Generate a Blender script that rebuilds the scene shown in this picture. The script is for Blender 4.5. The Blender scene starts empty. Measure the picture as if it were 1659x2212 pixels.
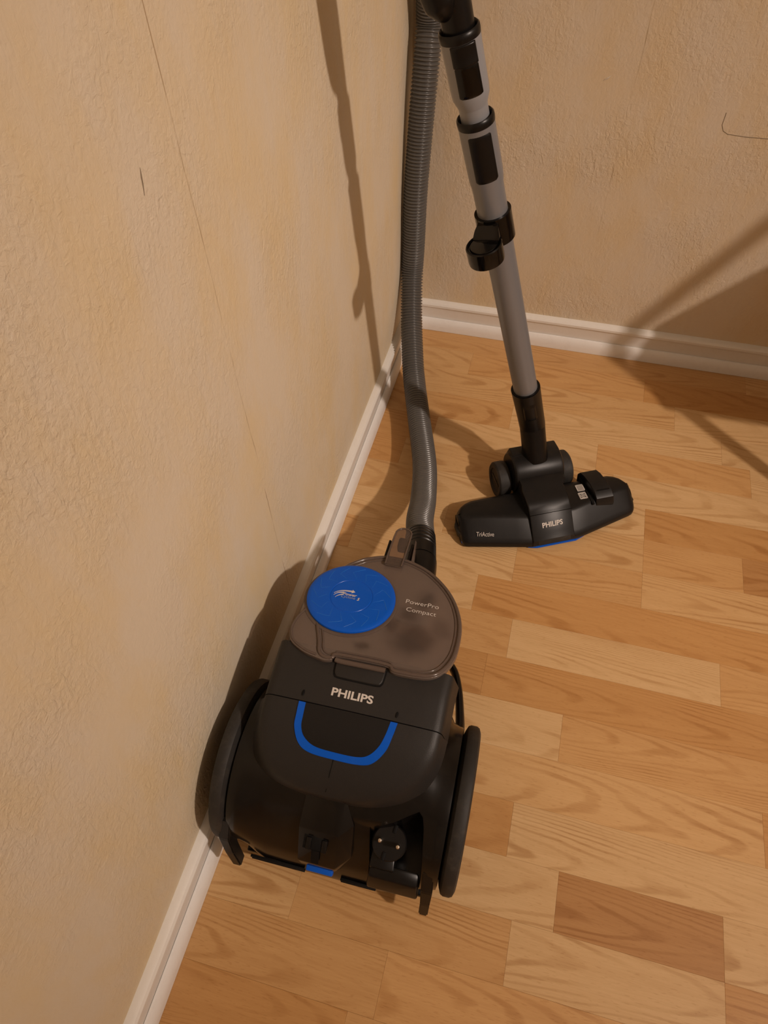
import bpy, bmesh, math, random
from mathutils import Vector, Matrix
random.seed(7)
S = bpy.context.scene
COL = S.collection

# ------------------------------------------------------------------ camera, light, exposure
CAM_F = 1482.347
CAM_C = Vector((0.25061849, -1.14033657, 0.90731864))
CAM_AX = Vector((0.64246438, 0.10185339, 0.24223371))
cam_d = bpy.data.cameras.new('camera')
cam = bpy.data.objects.new('camera', cam_d); COL.objects.link(cam)
cam_d.sensor_fit = 'VERTICAL'; cam_d.sensor_height = 24.0
cam_d.lens = CAM_F * 24.0 / 2212.0
cam_d.clip_start = 0.01
cam.matrix_world = Matrix.Translation(CAM_C) @ Matrix.Rotation(CAM_AX.length, 4, CAM_AX.normalized())
S.camera = cam

LAMP = Vector((1.98, -1.40, 2.08))          # the room's ceiling lamp
LAMP_POWER = 30.5
SPOT_POWER = 142.0                            # extra spot added at the lamp to brighten the corner
SPOT_AIM = Vector((0.12, -0.44, 0.16))
LAMP_COL = (1.0, 0.82, 0.70)
EXPOSURE = 0.0
w = bpy.data.worlds.new('world'); S.world = w; w.use_nodes = True
w.node_tree.nodes['Background'].inputs[0].default_value = (1.0, 0.78, 0.6, 1)
w.node_tree.nodes['Background'].inputs[1].default_value = 0.02
vs = S.view_settings
vs.view_transform = 'Standard'; vs.look = 'None'; vs.gamma = 1.0; vs.exposure = EXPOSURE
vs.use_curve_mapping = False

# ------------------------------------------------------------------ helpers
def obj(name, me, mat=None, parent=None, label=None, cat=None, group=None, kind=None):
    o = bpy.data.objects.new(name, me); COL.objects.link(o)
    if mat is not None and me is not None:
        me.materials.append(mat)
    if parent is not None: o.parent = parent
    if label: o['label'] = label
    if cat: o['category'] = cat
    if group: o['group'] = group
    if kind: o['kind'] = kind
    return o

def mesh(verts, faces, smooth=32, M=None):
    me = bpy.data.meshes.new('m')
    if M is not None: verts = [M @ Vector(v) for v in verts]
    me.from_pydata([tuple(v) for v in verts], [], faces)
    bm = bmesh.new(); bm.from_mesh(me)
    bmesh.ops.recalc_face_normals(bm, faces=bm.faces)
    bm.to_mesh(me); bm.free()
    if smooth:
        for p in me.polygons: p.use_smooth = True
        me.set_sharp_from_angle(angle=math.radians(smooth))
    me.update()
    return me

def merge(*parts):
    V, Fc = [], []
    for v, f in parts:
        o = len(V); V += list(v); Fc += [tuple(i + o for i in q) for q in f]
    return V, Fc

def loft(rings, cap=True, closed=True):
    n = len(rings[0]); V = [Vector(p) for r in rings for p in r]; Fc = []
    for i in range(len(rings) - 1):
        for j in range(n if closed else n - 1):
            a = i * n + j; b = i * n + (j + 1) % n
            Fc.append((a, b, b + n, a + n))
    if cap and closed:
        Fc.append(tuple(range(n))[::-1]); Fc.append(tuple(range((len(rings) - 1) * n, len(rings) * n)))
    return V, Fc

def frame_to(d, up=Vector((0, 0, 1))):
    d = Vector(d).normalized()
    x = up.cross(d)
    if x.length < 1e-5: x = Vector((1, 0, 0)).cross(d)
    x.normalize(); y = d.cross(x)
    return x, y, d

def lathe(prof, seg=40, M=None, cap=True):
    rings = []
    for r, h in prof:
        rings.append([Vector((r * math.cos(2 * math.pi * k / seg), r * math.sin(2 * math.pi * k / seg), h)) for k in range(seg)])
    V, Fc = loft(rings, cap=cap)
    if M is not None: V = [M @ v for v in V]
    return V, Fc

def axisM(origin, d, up=Vector((0, 0, 1))):
    x, y, z = frame_to(d, up)
    M = Matrix((x, y, z)).transposed().to_4x4(); M.translation = Vector(origin)
    return M

def catmull(P, n=8, closed=False):
    P = [Vector(p) for p in P]; out = []; N = len(P)
    for i in range(N if closed else N - 1):
        if closed: p0, p1, p2, p3 = P[i - 1], P[i], P[(i + 1) % N], P[(i + 2) % N]
        else: p0, p1, p2, p3 = P[max(i - 1, 0)], P[i], P[i + 1], P[min(i + 2, N - 1)]
        for k in range(n):
            t = k / n
            out.append(0.5 * ((2 * p1) + (p2 - p0) * t + (2 * p0 - 5 * p1 + 4 * p2 - p3) * t * t + (3 * p1 - p0 - 3 * p2 + p3) * t ** 3))
    if not closed: out.append(P[-1])
    return out

def tube(path, rad, seg=16, cap=True, closed=False, flat=None):
    path = [Vector(p) for p in path]; n = len(path)
    if not isinstance(rad, (list, tuple)): rad = [rad] * n
    T = []
    for i in range(n):
        if closed: t = path[(i + 1) % n] - path[i - 1]
        else: t = path[min(i + 1, n - 1)] - path[max(i - 1, 0)]
        T.append(t.normalized())
    x, y, _ = frame_to(T[0]); rings = []
    for i in range(n):
        x = (x - T[i] * x.dot(T[i])).normalized(); y = T[i].cross(x)
        rings.append([path[i] + (x * math.cos(2 * math.pi * k / seg) + y * math.sin(2 * math.pi * k / seg)) * rad[i] for k in range(seg)])
    if closed:
        V, Fc = loft(rings, cap=False)
        o = (n - 1) * seg
        for j in range(seg): Fc.append((o + j, o + (j + 1) % seg, (j + 1) % seg, j))
        return V, Fc
    return loft(rings, cap=cap)

def box(c, s, bev=0.0, seg=2, M=None):
    bm = bmesh.new(); bmesh.ops.create_cube(bm, size=1)
    for v in bm.verts: v.co = Vector((v.co.x * s[0] + c[0], v.co.y * s[1] + c[1], v.co.z * s[2] + c[2]))
    if bev: bmesh.ops.bevel(bm, geom=list(bm.edges), offset=bev, segments=seg, profile=0.5, affect='EDGES')
    V = [v.co.copy() for v in bm.verts]; bm.verts.index_update()
    Fc = [tuple(v.index for v in f.verts) for f in bm.faces]; bm.free()
    if M is not None: V = [M @ v for v in V]
    return V, Fc

def hull(pts, bev=0.0, seg=2):
    bm = bmesh.new()
    for p in pts: bm.verts.new(p)
    bmesh.ops.convex_hull(bm, input=bm.verts)
    bmesh.ops.dissolve_limit(bm, angle_limit=0.02, verts=bm.verts, edges=bm.edges)
    if bev: bmesh.ops.bevel(bm, geom=list(bm.edges), offset=bev, segments=seg, profile=0.5, affect='EDGES')
    bm.verts.index_update()
    r = [v.co.copy() for v in bm.verts], [tuple(v.index for v in f.verts) for f in bm.faces]
    bm.free(); return r

def prism(outline, zt, zb, bev=0.0, inset=None):
    """outline: list of (x,y); zt/zb: functions or numbers; optional rounded upper edge."""
    ft = zt if callable(zt) else (lambda x, y: zt); fb = zb if callable(zb) else (lambda x, y: zb)
    n = len(outline); P = [Vector((p[0], p[1])) for p in outline]
    area = sum(P[i].x * P[(i + 1) % n].y - P[(i + 1) % n].x * P[i].y for i in range(n))
    sg = 1 if area > 0 else -1
    nor = []
    for i in range(n):
        t = (P[(i + 1) % n] - P[i - 1]); t.normalize(); nor.append(Vector((-t.y, t.x)) * sg)
    rings = [[(p.x, p.y, fb(p.x, p.y)) for p in P]]
    if bev:
        for a in (0, 30, 60, 90):
            c = bev * (1 - math.cos(math.radians(a))); d = bev * (1 - math.sin(math.radians(a)))
            rr = [P[i] + nor[i] * c for i in range(n)]
            rings.append([(p.x, p.y, ft(p.x, p.y) - d) for p in rr])
    else:
        rings.append([(p.x, p.y, ft(p.x, p.y)) for p in P])
    return loft(rings)

def empty(name, loc, rz=0.0, label=None, cat=None, group=None):
    o = obj(name, None, label=label, cat=cat, group=group)
    o.location = loc; o.rotation_euler = (0, 0, rz); o.empty_display_size = 0.05
    return o

def text_mesh(body, size, offset=0.0, extrude=0.0001, shear=0.0, space=1.0):
    cu = bpy.data.curves.new('t', 'FONT'); cu.body = body; cu.size = size; cu.offset = offset
    cu.extrude = extrude; cu.shear = shear; cu.space_character = space; cu.resolution_u = 3
    to = bpy.data.objects.new('t', cu); COL.objects.link(to)
    dg = bpy.context.evaluated_depsgraph_get(); dg.update()
    me = bpy.data.meshes.new_from_object(to.evaluated_get(dg))
    bpy.data.objects.remove(to); bpy.data.curves.remove(cu)
    return me

def place_text(name, body, mat, parent, origin, xdir, ndir, width, height, offset=0.0, shear=0.0):
    """text fitted to width x height (cap height), lower-left at origin, on a plane with the given axes"""
    me = text_mesh(body, 1.0, offset=offset, extrude=0.0, shear=shear)
    xs = [v.co.x for v in me.vertices]; ys = [v.co.y for v in me.vertices]
    x0, x1, y0, y1 = min(xs), max(xs), 0.0, max(ys)
    X = Vector(xdir).normalized(); N = Vector(ndir).normalized(); X = (X - N * X.dot(N)).normalized(); Y = N.cross(X)
    for v in me.vertices:
        v.co = Vector(origin) + X * ((v.co.x - x0) / (x1 - x0) * width) + Y * ((v.co.y - y0) / (y1 - y0) * height) + N * 0.0004
    me.materials.clear()
    return obj(name, me, mat, parent)

# ------------------------------------------------------------------ materials
def new_mat(name):
    m = bpy.data.materials.new(name); m.use_nodes = True
    nt = m.node_tree; b = nt.nodes['Principled BSDF']
    return m, nt, b
def N(nt, t, **kw):
    n = nt.nodes.new(t)
    for k, v in kw.items(): setattr(n, k, v)
    return n
def L(nt, a, b): nt.links.new(a, b)

def plastic(name, col, rough=0.4, spec=0.5, grain=0.0, gscale=900, dust=0.0, dustcol=(0.25, 0.2, 0.16), metal=0.0, coat=0.0):
    m, nt, b = new_mat(name)
    b.inputs['Base Color'].default_value = (*col, 1); b.inputs['Roughness'].default_value = rough
    b.inputs['Specular IOR Level'].default_value = spec; b.inputs['Metallic'].default_value = metal
    b.inputs['Coat Weight'].default_value = coat
    tc = N(nt, 'ShaderNodeTexCoord')
    if grain:
        n = N(nt, 'ShaderNodeTexNoise'); n.inputs['Scale'].default_value = gscale; n.inputs['Detail'].default_value = 2
        L(nt, tc.outputs['Object'], n.inputs['Vector'])
        bp = N(nt, 'ShaderNodeBump'); bp.inputs['Strength'].default_value = grain; bp.inputs['Distance'].default_value = 0.0005
        L(nt, n.outputs['Fac'], bp.inputs['Height']); L(nt, bp.outputs['Normal'], b.inputs['Normal'])
    if dust:
        n = N(nt, 'ShaderNodeTexNoise'); n.inputs['Scale'].default_value = 60; n.inputs['Detail'].default_value = 8
        n.inputs['Roughness'].default_value = 0.7
        L(nt, tc.outputs['Object'], n.inputs['Vector'])
        r = N(nt, 'ShaderNodeValToRGB'); r.color_ramp.elements[0].position = 0.5; r.color_ramp.elements[1].position = 0.8
        r.color_ramp.elements[1].color = (dust, dust, dust, 1)
        L(nt, n.outputs['Fac'], r.inputs['Fac'])
        mx = N(nt, 'ShaderNodeMix', data_type='RGBA'); mx.inputs['A'].default_value = (*col, 1); mx.inputs['B'].default_value = (*dustcol, 1)
        L(nt, r.outputs['Color'], mx.inputs['Factor']); L(nt, mx.outputs['Result'], b.inputs['Base Color'])
    return m

M_COVER = plastic('satin_charcoal', (0.019, 0.0175, 0.0165), 0.46, 0.32, grain=0.25, gscale=1200)
M_HANDLE = plastic('matte_black_insert', (0.009, 0.0082, 0.0078), 0.5, 0.25, grain=0.2)
M_GLOSS = plastic('gloss_black', (0.004, 0.0036, 0.0034), 0.20, 0.36, dust=0.02)
M_BLACK = plastic('black_plastic', (0.0055, 0.005, 0.0048), 0.33, 0.28)
M_CLIP = plastic('shiny_black_clip', (0.003, 0.0026, 0.0024), 0.10, 0.35)
M_NOZ = plastic('nozzle_black', (0.008, 0.0078, 0.008), 0.36, 0.30, grain=0.15, gscale=1500, dust=0.02)
M_TYRE = plastic('dusty_tyre', (0.022, 0.02, 0.018), 0.62, 0.35, dust=0.35, dustcol=(0.11, 0.09, 0.07))
M_VOID = plastic('dark_recess', (0.003, 0.003, 0.003), 0.7, 0.2)
M_BLUE = plastic('royal_blue', (0.001, 0.092, 0.56), 0.32, 0.25, dust=0.04, dustcol=(0.2, 0.25, 0.4))
M_BLUELINE = plastic('blue_groove', (0.02, 0.16, 0.58), 0.35, 0.3)
M_INK = plastic('pale_print', (0.62, 0.58, 0.54), 0.5, 0.3)
M_TUBE = plastic('silver_tube', (0.215, 0.22, 0.235), 0.36, 0.5, metal=0.3)
M_COLLAR = plastic('silver_grey_plastic', (0.245, 0.25, 0.265), 0.38, 0.45)
M_HOSE = plastic('grey_hose', (0.092, 0.088, 0.083), 0.28, 0.5)
M_PIN = plastic('metal_pin', (0.75, 0.7, 0.62), 0.25, 0.5, metal=1.0)
M_DUST = plastic('grey_dust', (0.10, 0.085, 0.075), 0.95, 0.05)
M_WHITE = plastic('white_paint', (0.80, 0.78, 0.74), 0.45, 0.4, grain=0.2, gscale=300, dust=0.12, dustcol=(0.5, 0.42, 0.34))
M_STRIP = plastic('white_strip', (0.83, 0.82, 0.80), 0.42, 0.4, grain=0.2, gscale=300, dust=0.18, dustcol=(0.5, 0.45, 0.4))

def smoke(name, col=(0.20, 0.155, 0.13), tint=(0.80, 0.70, 0.62), fac=0.55, stain=False):
    m, nt, b = new_mat(name)
    b.inputs['Base Color'].default_value = (*col, 1); b.inputs['Roughness'].default_value = 0.16
    tr = N(nt, 'ShaderNodeBsdfTransparent'); tr.inputs['Color'].default_value = (*tint, 1)
    mx = N(nt, 'ShaderNodeMixShader'); mx.inputs['Fac'].default_value = fac
    L(nt, tr.outputs[0], mx.inputs[1]); L(nt, b.outputs[0], mx.inputs[2])
    L(nt, mx.outputs[0], nt.nodes['Material Output'].inputs['Surface'])
    if stain:
        tc = N(nt, 'ShaderNodeTexCoord')
        ns = N(nt, 'ShaderNodeTexNoise'); ns.inputs['Scale'].default_value = 38; ns.inputs['Detail'].default_value = 5
        L(nt, tc.outputs['Object'], ns.inputs['Vector'])
        sub = N(nt, 'ShaderNodeVectorMath', operation='SUBTRACT'); L(nt, ns.outputs['Color'], sub.inputs[0]); sub.inputs[1].default_value = (0.5, 0.5, 0.5)
        sc = N(nt, 'ShaderNodeVectorMath', operation='SCALE'); sc.inputs['Scale'].default_value = 0.03; L(nt, sub.outputs[0], sc.inputs[0])
        ad = N(nt, 'ShaderNodeVectorMath', operation='ADD'); L(nt, tc.outputs['Object'], ad.inputs[0]); L(nt, sc.outputs[0], ad.inputs[1])
        last = None
        for (x, y, r, s) in ((0.045, 0.055, 0.030, 0.75), (-0.010, 0.031, 0.011, 0.7), (0.030, 0.085, 0.016, 0.6), (0.048, 0.112, 0.018, 0.55), (0.018, 0.065, 0.014, 0.6), (0.07, 0.075, 0.02, 0.4)):
            d = N(nt, 'ShaderNodeVectorMath', operation='MULTIPLY_ADD'); L(nt, ad.outputs[0], d.inputs[0])
            d.inputs[1].default_value = (1, 1, 0); d.inputs[2].default_value = (-x, -y, 0)
            ln = N(nt, 'ShaderNodeVectorMath', operation='LENGTH'); L(nt, d.outputs[0], ln.inputs[0])
            mr = N(nt, 'ShaderNodeMapRange', interpolation_type='SMOOTHSTEP'); mr.inputs['From Min'].default_value = r * 1.15; mr.inputs['From Max'].default_value = r * 0.2
            mr.inputs['To Min'].default_value = 0; mr.inputs['To Max'].default_value = s; L(nt, ln.outputs['Value'], mr.inputs['Value'])
            if last is None: last = mr.outputs[0]
            else:
                mm = N(nt, 'ShaderNodeMath', operation='MAXIMUM'); L(nt, last, mm.inputs[0]); L(nt, mr.outputs[0], mm.inputs[1]); last = mm.outputs[0]
        cm = N(nt, 'ShaderNodeMix', data_type='RGBA'); cm.inputs['A'].default_value = (*col, 1); cm.inputs['B'].default_value = (0.06, 0.047, 0.041, 1)
        L(nt, last, cm.inputs['Factor']); L(nt, cm.outputs['Result'], b.inputs['Base Color'])
    return m
M_SMOKE = smoke('smoked_bucket', fac=0.5)
M_LID = smoke('smoked_lid', stain=True, fac=0.62)
M_RIM = smoke('smoked_rim', col=(0.125, 0.092, 0.075), fac=0.80)
M_TAB = smoke('smoked_tab', col=(0.15, 0.115, 0.095), tint=(0.80, 0.73, 0.68), fac=0.42)

def wall_mat(name, base, alt, seam_axis, seam_pos, seam_from):
    m, nt, b = new_mat(name)
    b.inputs['Roughness'].default_value = 0.75; b.inputs['Specular IOR Level'].default_value = 0.25
    tc = N(nt, 'ShaderNodeTexCoord')
    # yellowish brushed patches, taller than wide
    mp = N(nt, 'ShaderNodeMapping'); mp.inputs['Scale'].default_value = (8.5, 8.5, 3.6); L(nt, tc.outputs['Object'], mp.inputs['Vector'])
    n1 = N(nt, 'ShaderNodeTexNoise'); n1.inputs['Scale'].default_value = 1.6; n1.inputs['Detail'].default_value = 7; n1.inputs['Roughness'].default_value = 0.62
    L(nt, mp.outputs[0], n1.inputs['Vector'])
    r1 = N(nt, 'ShaderNodeValToRGB'); r1.color_ramp.elements[0].position = 0.40; r1.color_ramp.elements[1].position = 0.66
    L(nt, n1.outputs['Fac'], r1.inputs['Fac'])
    c1 = N(nt, 'ShaderNodeMix', data_type='RGBA'); c1.inputs['A'].default_value = (*base, 1); c1.inputs['B'].default_value = (*alt, 1)
    L(nt, r1.outputs['Color'], c1.inputs['Factor'])
    # hairline seam of the wallpaper, broken by noise
    sep = N(nt, 'ShaderNodeSeparateXYZ'); L(nt, tc.outputs['Object'], sep.inputs[0])
    nz = N(nt, 'ShaderNodeTexNoise'); nz.inputs['Scale'].default_value = 9; nz.inputs['Detail'].default_value = 3; L(nt, tc.outputs['Object'], nz.inputs['Vector'])
    a1 = N(nt, 'ShaderNodeMath', operation='MULTIPLY_ADD'); L(nt, nz.outputs['Fac'], a1.inputs[0]); a1.inputs[1].default_value = 0.006; a1.inputs[2].default_value = -0.003 - seam_pos
    a2 = N(nt, 'ShaderNodeMath', operation='ADD'); L(nt, sep.outputs[seam_axis], a2.inputs[0]); L(nt, a1.outputs[0], a2.inputs[1])
    a3 = N(nt, 'ShaderNodeMath', operation='ABSOLUTE'); L(nt, a2.outputs[0], a3.inputs[0])
    mr = N(nt, 'ShaderNodeMapRange'); mr.inputs['From Min'].default_value = 0.0003; mr.inputs['From Max'].default_value = 0.0009
    mr.inputs['To Min'].default_value = 1; mr.inputs['To Max'].default_value = 0; L(nt, a3.outputs[0], mr.inputs['Value'])
    n4 = N(nt, 'ShaderNodeTexNoise'); n4.inputs['Scale'].default_value = 22; L(nt, tc.outputs['Object'], n4.inputs['Vector'])
    r4 = N(nt, 'ShaderNodeMapRange'); r4.inputs['From Min'].default_value = 0.4; r4.inputs['From Max'].default_value = 0.6; L(nt, n4.outputs['Fac'], r4.inputs['Value'])
    zf = N(nt, 'ShaderNodeMapRange'); zf.inputs['From Min'].default_value = seam_from - 0.1; zf.inputs['From Max'].default_value = seam_from
    L(nt, sep.outputs[2], zf.inputs['Value'])
    mm = N(nt, 'ShaderNodeMath', operation='MULTIPLY'); L(nt, mr.outputs[0], mm.inputs[0]); L(nt, r4.outputs[0], mm.inputs[1])
    mm2 = N(nt, 'ShaderNodeMath', operation='MULTIPLY'); L(nt, mm.outputs[0], mm2.inputs[0]); L(nt, zf.outputs[0], mm2.inputs[1])
    c2 = N(nt, 'ShaderNodeMix', data_type='RGBA'); L(nt, mm2.outputs[0], c2.inputs['Factor']); L(nt, c1.outputs['Result'], c2.inputs['A']); c2.inputs['B'].default_value = (0.42, 0.31, 0.19, 1)
    L(nt, c2.outputs['Result'], b.inputs['Base Color'])
    # plaster relief: fine crust plus brushed ridges
    n2 = N(nt, 'ShaderNodeTexNoise'); n2.inputs['Scale'].default_value = 185; n2.inputs['Detail'].default_value = 5; n2.inputs['Roughness'].default_value = 0.6
    n2.inputs['Distortion'].default_value = 0.8
    L(nt, tc.outputs['Object'], n2.inputs['Vector'])
    mp3 = N(nt, 'ShaderNodeMapping'); mp3.inputs['Scale'].default_value = (125, 125, 50); mp3.inputs['Rotation'].default_value = (0.5, 0.4, 0)
    L(nt, tc.outputs['Object'], mp3.inputs['Vector'])
    n3 = N(nt, 'ShaderNodeTexNoise'); n3.inputs['Scale'].default_value = 1.0; n3.inputs['Detail'].default_value = 3; n3.inputs['Distortion'].default_value = 1.2
    L(nt, mp3.outputs[0], n3.inputs['Vector'])
    n5 = N(nt, 'ShaderNodeTexNoise'); n5.inputs['Scale'].default_value = 7; L(nt, tc.outputs['Object'], n5.inputs['Vector'])
    r5 = N(nt, 'ShaderNodeMapRange'); r5.inputs['From Min'].default_value = 0.38; r5.inputs['From Max'].default_value = 0.66; r5.inputs['To Min'].default_value = 0.25; L(nt, n5.outputs['Fac'], r5.inputs['Value'])
    ad = N(nt, 'ShaderNodeMath', operation='ADD'); L(nt, n2.outputs['Fac'], ad.inputs[0]); L(nt, n3.outputs['Fac'], ad.inputs[1])
    mu = N(nt, 'ShaderNodeMath', operation='MULTIPLY'); L(nt, ad.outputs[0], mu.inputs[0]); L(nt, r5.outputs[0], mu.inputs[1])
    bp = N(nt, 'ShaderNodeBump'); bp.inputs['Strength'].default_value = 0.8; bp.inputs['Distance'].default_value = 0.0019
    L(nt, mu.outputs[0], bp.inputs['Height']); L(nt, bp.outputs['Normal'], b.inputs['Normal'])
    return m
M_WALL_L = wall_mat('cream_plaster_left', (0.68, 0.59, 0.455), (0.69, 0.56, 0.36), 1, -0.702, 0.05)
M_WALL_B = wall_mat('cream_plaster_back', (0.66, 0.56, 0.43), (0.665, 0.525, 0.34), 0, 0.3155, 0.30)
M_PLAIN = plastic('plain_wall_paint', (0.72, 0.66, 0.58), 0.8, 0.2)
M_CEIL = plastic('ceiling_paint', (0.84, 0.82, 0.78), 0.9, 0.1)

def wood_mat():
    m, nt, b = new_mat('beech_laminate')
    b.inputs['Roughness'].default_value = 0.36; b.inputs['Specular IOR Level'].default_value = 0.4
    tc = N(nt, 'ShaderNodeTexCoord'); oi = N(nt, 'ShaderNodeObjectInfo')
    rnd = oi.outputs['Random']
    cmb = N(nt, 'ShaderNodeCombineXYZ')
    for i, k in enumerate((37.0, 11.0, 5.0)):
        mu = N(nt, 'ShaderNodeMath', operation='MULTIPLY'); L(nt, rnd, mu.inputs[0]); mu.inputs[1].default_value = k; L(nt, mu.outputs[0], cmb.inputs[i])
    off = N(nt, 'ShaderNodeVectorMath', operation='ADD'); L(nt, tc.outputs['Object'], off.inputs[0]); L(nt, cmb.outputs[0], off.inputs[1])
    sep = N(nt, 'ShaderNodeSeparateXYZ'); L(nt, tc.outputs['Object'], sep.inputs[0])
    # cathedral grain: contours of A*y^2 + B*x, warped
    mpw = N(nt, 'ShaderNodeMapping'); mpw.inputs['Scale'].default_value = (7, 24, 1); L(nt, off.outputs[0], mpw.inputs['Vector'])
    nw = N(nt, 'ShaderNodeTexNoise'); nw.inputs['Scale'].default_value = 1.0; nw.inputs['Detail'].default_value = 2.5; L(nt, mpw.outputs[0], nw.inputs['Vector'])
    yc = N(nt, 'ShaderNodeMath', operation='MULTIPLY_ADD'); L(nt, rnd, yc.inputs[0]); yc.inputs[1].default_value = 0.05; yc.inputs[2].default_value = -0.025
    yy = N(nt, 'ShaderNodeMath', operation='ADD'); L(nt, sep.outputs[1], yy.inputs[0]); L(nt, yc.outputs[0], yy.inputs[1])
    y2 = N(nt, 'ShaderNodeMath', operation='MULTIPLY'); L(nt, yy.outputs[0], y2.inputs[0]); L(nt, yy.outputs[0], y2.inputs[1])
    fr = N(nt, 'ShaderNodeMath', operation='MULTIPLY'); L(nt, rnd, fr.inputs[0]); fr.inputs[1].default_value = 7.31
    fr2 = N(nt, 'ShaderNodeMath', operation='FRACT'); L(nt, fr.outputs[0], fr2.inputs[0])      # second random: how arched
    A = N(nt, 'ShaderNodeMath', operation='MULTIPLY_ADD'); L(nt, fr2.outputs[0], A.inputs[0]); A.inputs[1].default_value = 26000; A.inputs[2].default_value = 1500
    t1 = N(nt, 'ShaderNodeMath', operation='MULTIPLY'); L(nt, y2.outputs[0], t1.inputs[0]); L(nt, A.outputs[0], t1.inputs[1])
    t2 = N(nt, 'ShaderNodeMath', operation='MULTIPLY_ADD'); L(nt, sep.outputs[0], t2.inputs[0]); t2.inputs[1].default_value = 75; L(nt, t1.outputs[0], t2.inputs[2])
    t3 = N(nt, 'ShaderNodeMath', operation='MULTIPLY_ADD'); L(nt, nw.outputs['Fac'], t3.inputs[0]); t3.inputs[1].default_value = 15; L(nt, t2.outputs[0], t3.inputs[2])
    t4 = N(nt, 'ShaderNodeMath', operation='MULTIPLY_ADD'); L(nt, sep.outputs[1], t4.inputs[0]); t4.inputs[1].default_value = 260; L(nt, t3.outputs[0], t4.inputs[2])
    sn = N(nt, 'ShaderNodeMath', operation='SINE'); L(nt, t4.outputs[0], sn.inputs[0])
    gr = N(nt, 'ShaderNodeMapRange', interpolation_type='SMOOTHSTEP'); gr.inputs['From Min'].default_value = 0.1; gr.inputs['From Max'].default_value = 1.0; L(nt, sn.outputs[0], gr.inputs['Value'])
    # fade of the grain lines
    mpf = N(nt, 'ShaderNodeMapping'); mpf.inputs['Scale'].default_value = (9, 30, 1); mpf.inputs['Location'].default_value = (3, 1, 0); L(nt, off.outputs[0], mpf.inputs['Vector'])
    nf = N(nt, 'ShaderNodeTexNoise'); nf.inputs['Detail'].default_value = 3; nf.inputs['Scale'].default_value = 1; L(nt, mpf.outputs[0], nf.inputs['Vector'])
    nfr = N(nt, 'ShaderNodeMapRange'); nfr.inputs['From Min'].default_value = 0.35; nfr.inputs['From Max'].default_value = 0.7; L(nt, nf.outputs['Fac'], nfr.inputs['Value'])
    gl = N(nt, 'ShaderNodeMath', operation='MULTIPLY'); L(nt, gr.outputs[0], gl.inputs[0]); L(nt, nfr.outputs[0], gl.inputs[1])
    # fibres
    mpb = N(nt, 'ShaderNodeMapping'); mpb.inputs['Scale'].default_value = (30, 620, 1); L(nt, off.outputs[0], mpb.inputs['Vector'])
    nb = N(nt, 'ShaderNodeTexNoise'); nb.inputs['Scale'].default_value = 1; nb.inputs['Detail'].default_value = 3; L(nt, mpb.outputs[0], nb.inputs['Vector'])
    mpc = N(nt, 'ShaderNodeMapping'); mpc.inputs['Scale'].default_value = (5, 70, 1); L(nt, off.outputs[0], mpc.inputs['Vector'])
    nc = N(nt, 'ShaderNodeTexNoise'); nc.inputs['Scale'].default_value = 1; nc.inputs['Detail'].default_value = 2; L(nt, mpc.outputs[0], nc.inputs['Vector'])
    s1 = N(nt, 'ShaderNodeMath', operation='MULTIPLY_ADD'); L(nt, nb.outputs['Fac'], s1.inputs[0]); s1.inputs[1].default_value = -0.22; s1.inputs[2].default_value = 1.24
    s2 = N(nt, 'ShaderNodeMath', operation='MULTIPLY_ADD'); L(nt, nc.outputs['Fac'], s2.inputs[0]); s2.inputs[1].default_value = -0.20; L(nt, s1.outputs[0], s2.inputs[2])
    s3 = N(nt, 'ShaderNodeMath', operation='MULTIPLY_ADD'); L(nt, gl.outputs[0], s3.inputs[0]); s3.inputs[1].default_value = -0.30; L(nt, s2.outputs[0], s3.inputs[2])
    # small dark pores
    mpp = N(nt, 'ShaderNodeMapping'); mpp.inputs['Scale'].default_value = (130, 900, 1); L(nt, off.outputs[0], mpp.inputs['Vector'])
    vp = N(nt, 'ShaderNodeTexNoise'); vp.inputs['Scale'].default_value = 1; vp.inputs['Detail'].default_value = 0; L(nt, mpp.outputs[0], vp.inputs['Vector'])
    pr = N(nt, 'ShaderNodeMapRange'); pr.inputs['From Min'].default_value = 0.68; pr.inputs['From Max'].default_value = 0.76; pr.inputs['To Max'].default_value = -0.12; L(nt, vp.outputs['Fac'], pr.inputs['Value'])
    s4 = N(nt, 'ShaderNodeMath', operation='ADD'); L(nt, s3.outputs[0], s4.inputs[0]); L(nt, pr.outputs[0], s4.inputs[1])
    # darker wood is also redder: raise colour to a power
    cx = N(nt, 'ShaderNodeSeparateColor'); L(nt, oi.outputs['Color'], cx.inputs[0])
    cc = N(nt, 'ShaderNodeCombineColor')
    for i, e in enumerate((0.8, 1.15, 1.6)):
        p = N(nt, 'ShaderNodeMath', operation='POWER'); L(nt, s4.outputs[0], p.inputs[0]); p.inputs[1].default_value = e
        q = N(nt, 'ShaderNodeMath', operation='MULTIPLY'); L(nt, p.outputs[0], q.inputs[0]); L(nt, cx.outputs[i], q.inputs[1]); L(nt, q.outputs[0], cc.inputs[i])
    L(nt, cc.outputs[0], b.inputs['Base Color'])
    bp = N(nt, 'ShaderNodeBump'); bp.inputs['Strength'].default_value = 0.12; bp.inputs['Distance'].default_value = 0.0004
    L(nt, nb.outputs['Fac'], bp.inputs['Height']); L(nt, bp.outputs['Normal'], b.inputs['Normal'])
    return m
M_WOOD = wood_mat()
M_SUB = plastic('dark_joint', (0.16, 0.085, 0.035), 0.8, 0.2)

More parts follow.
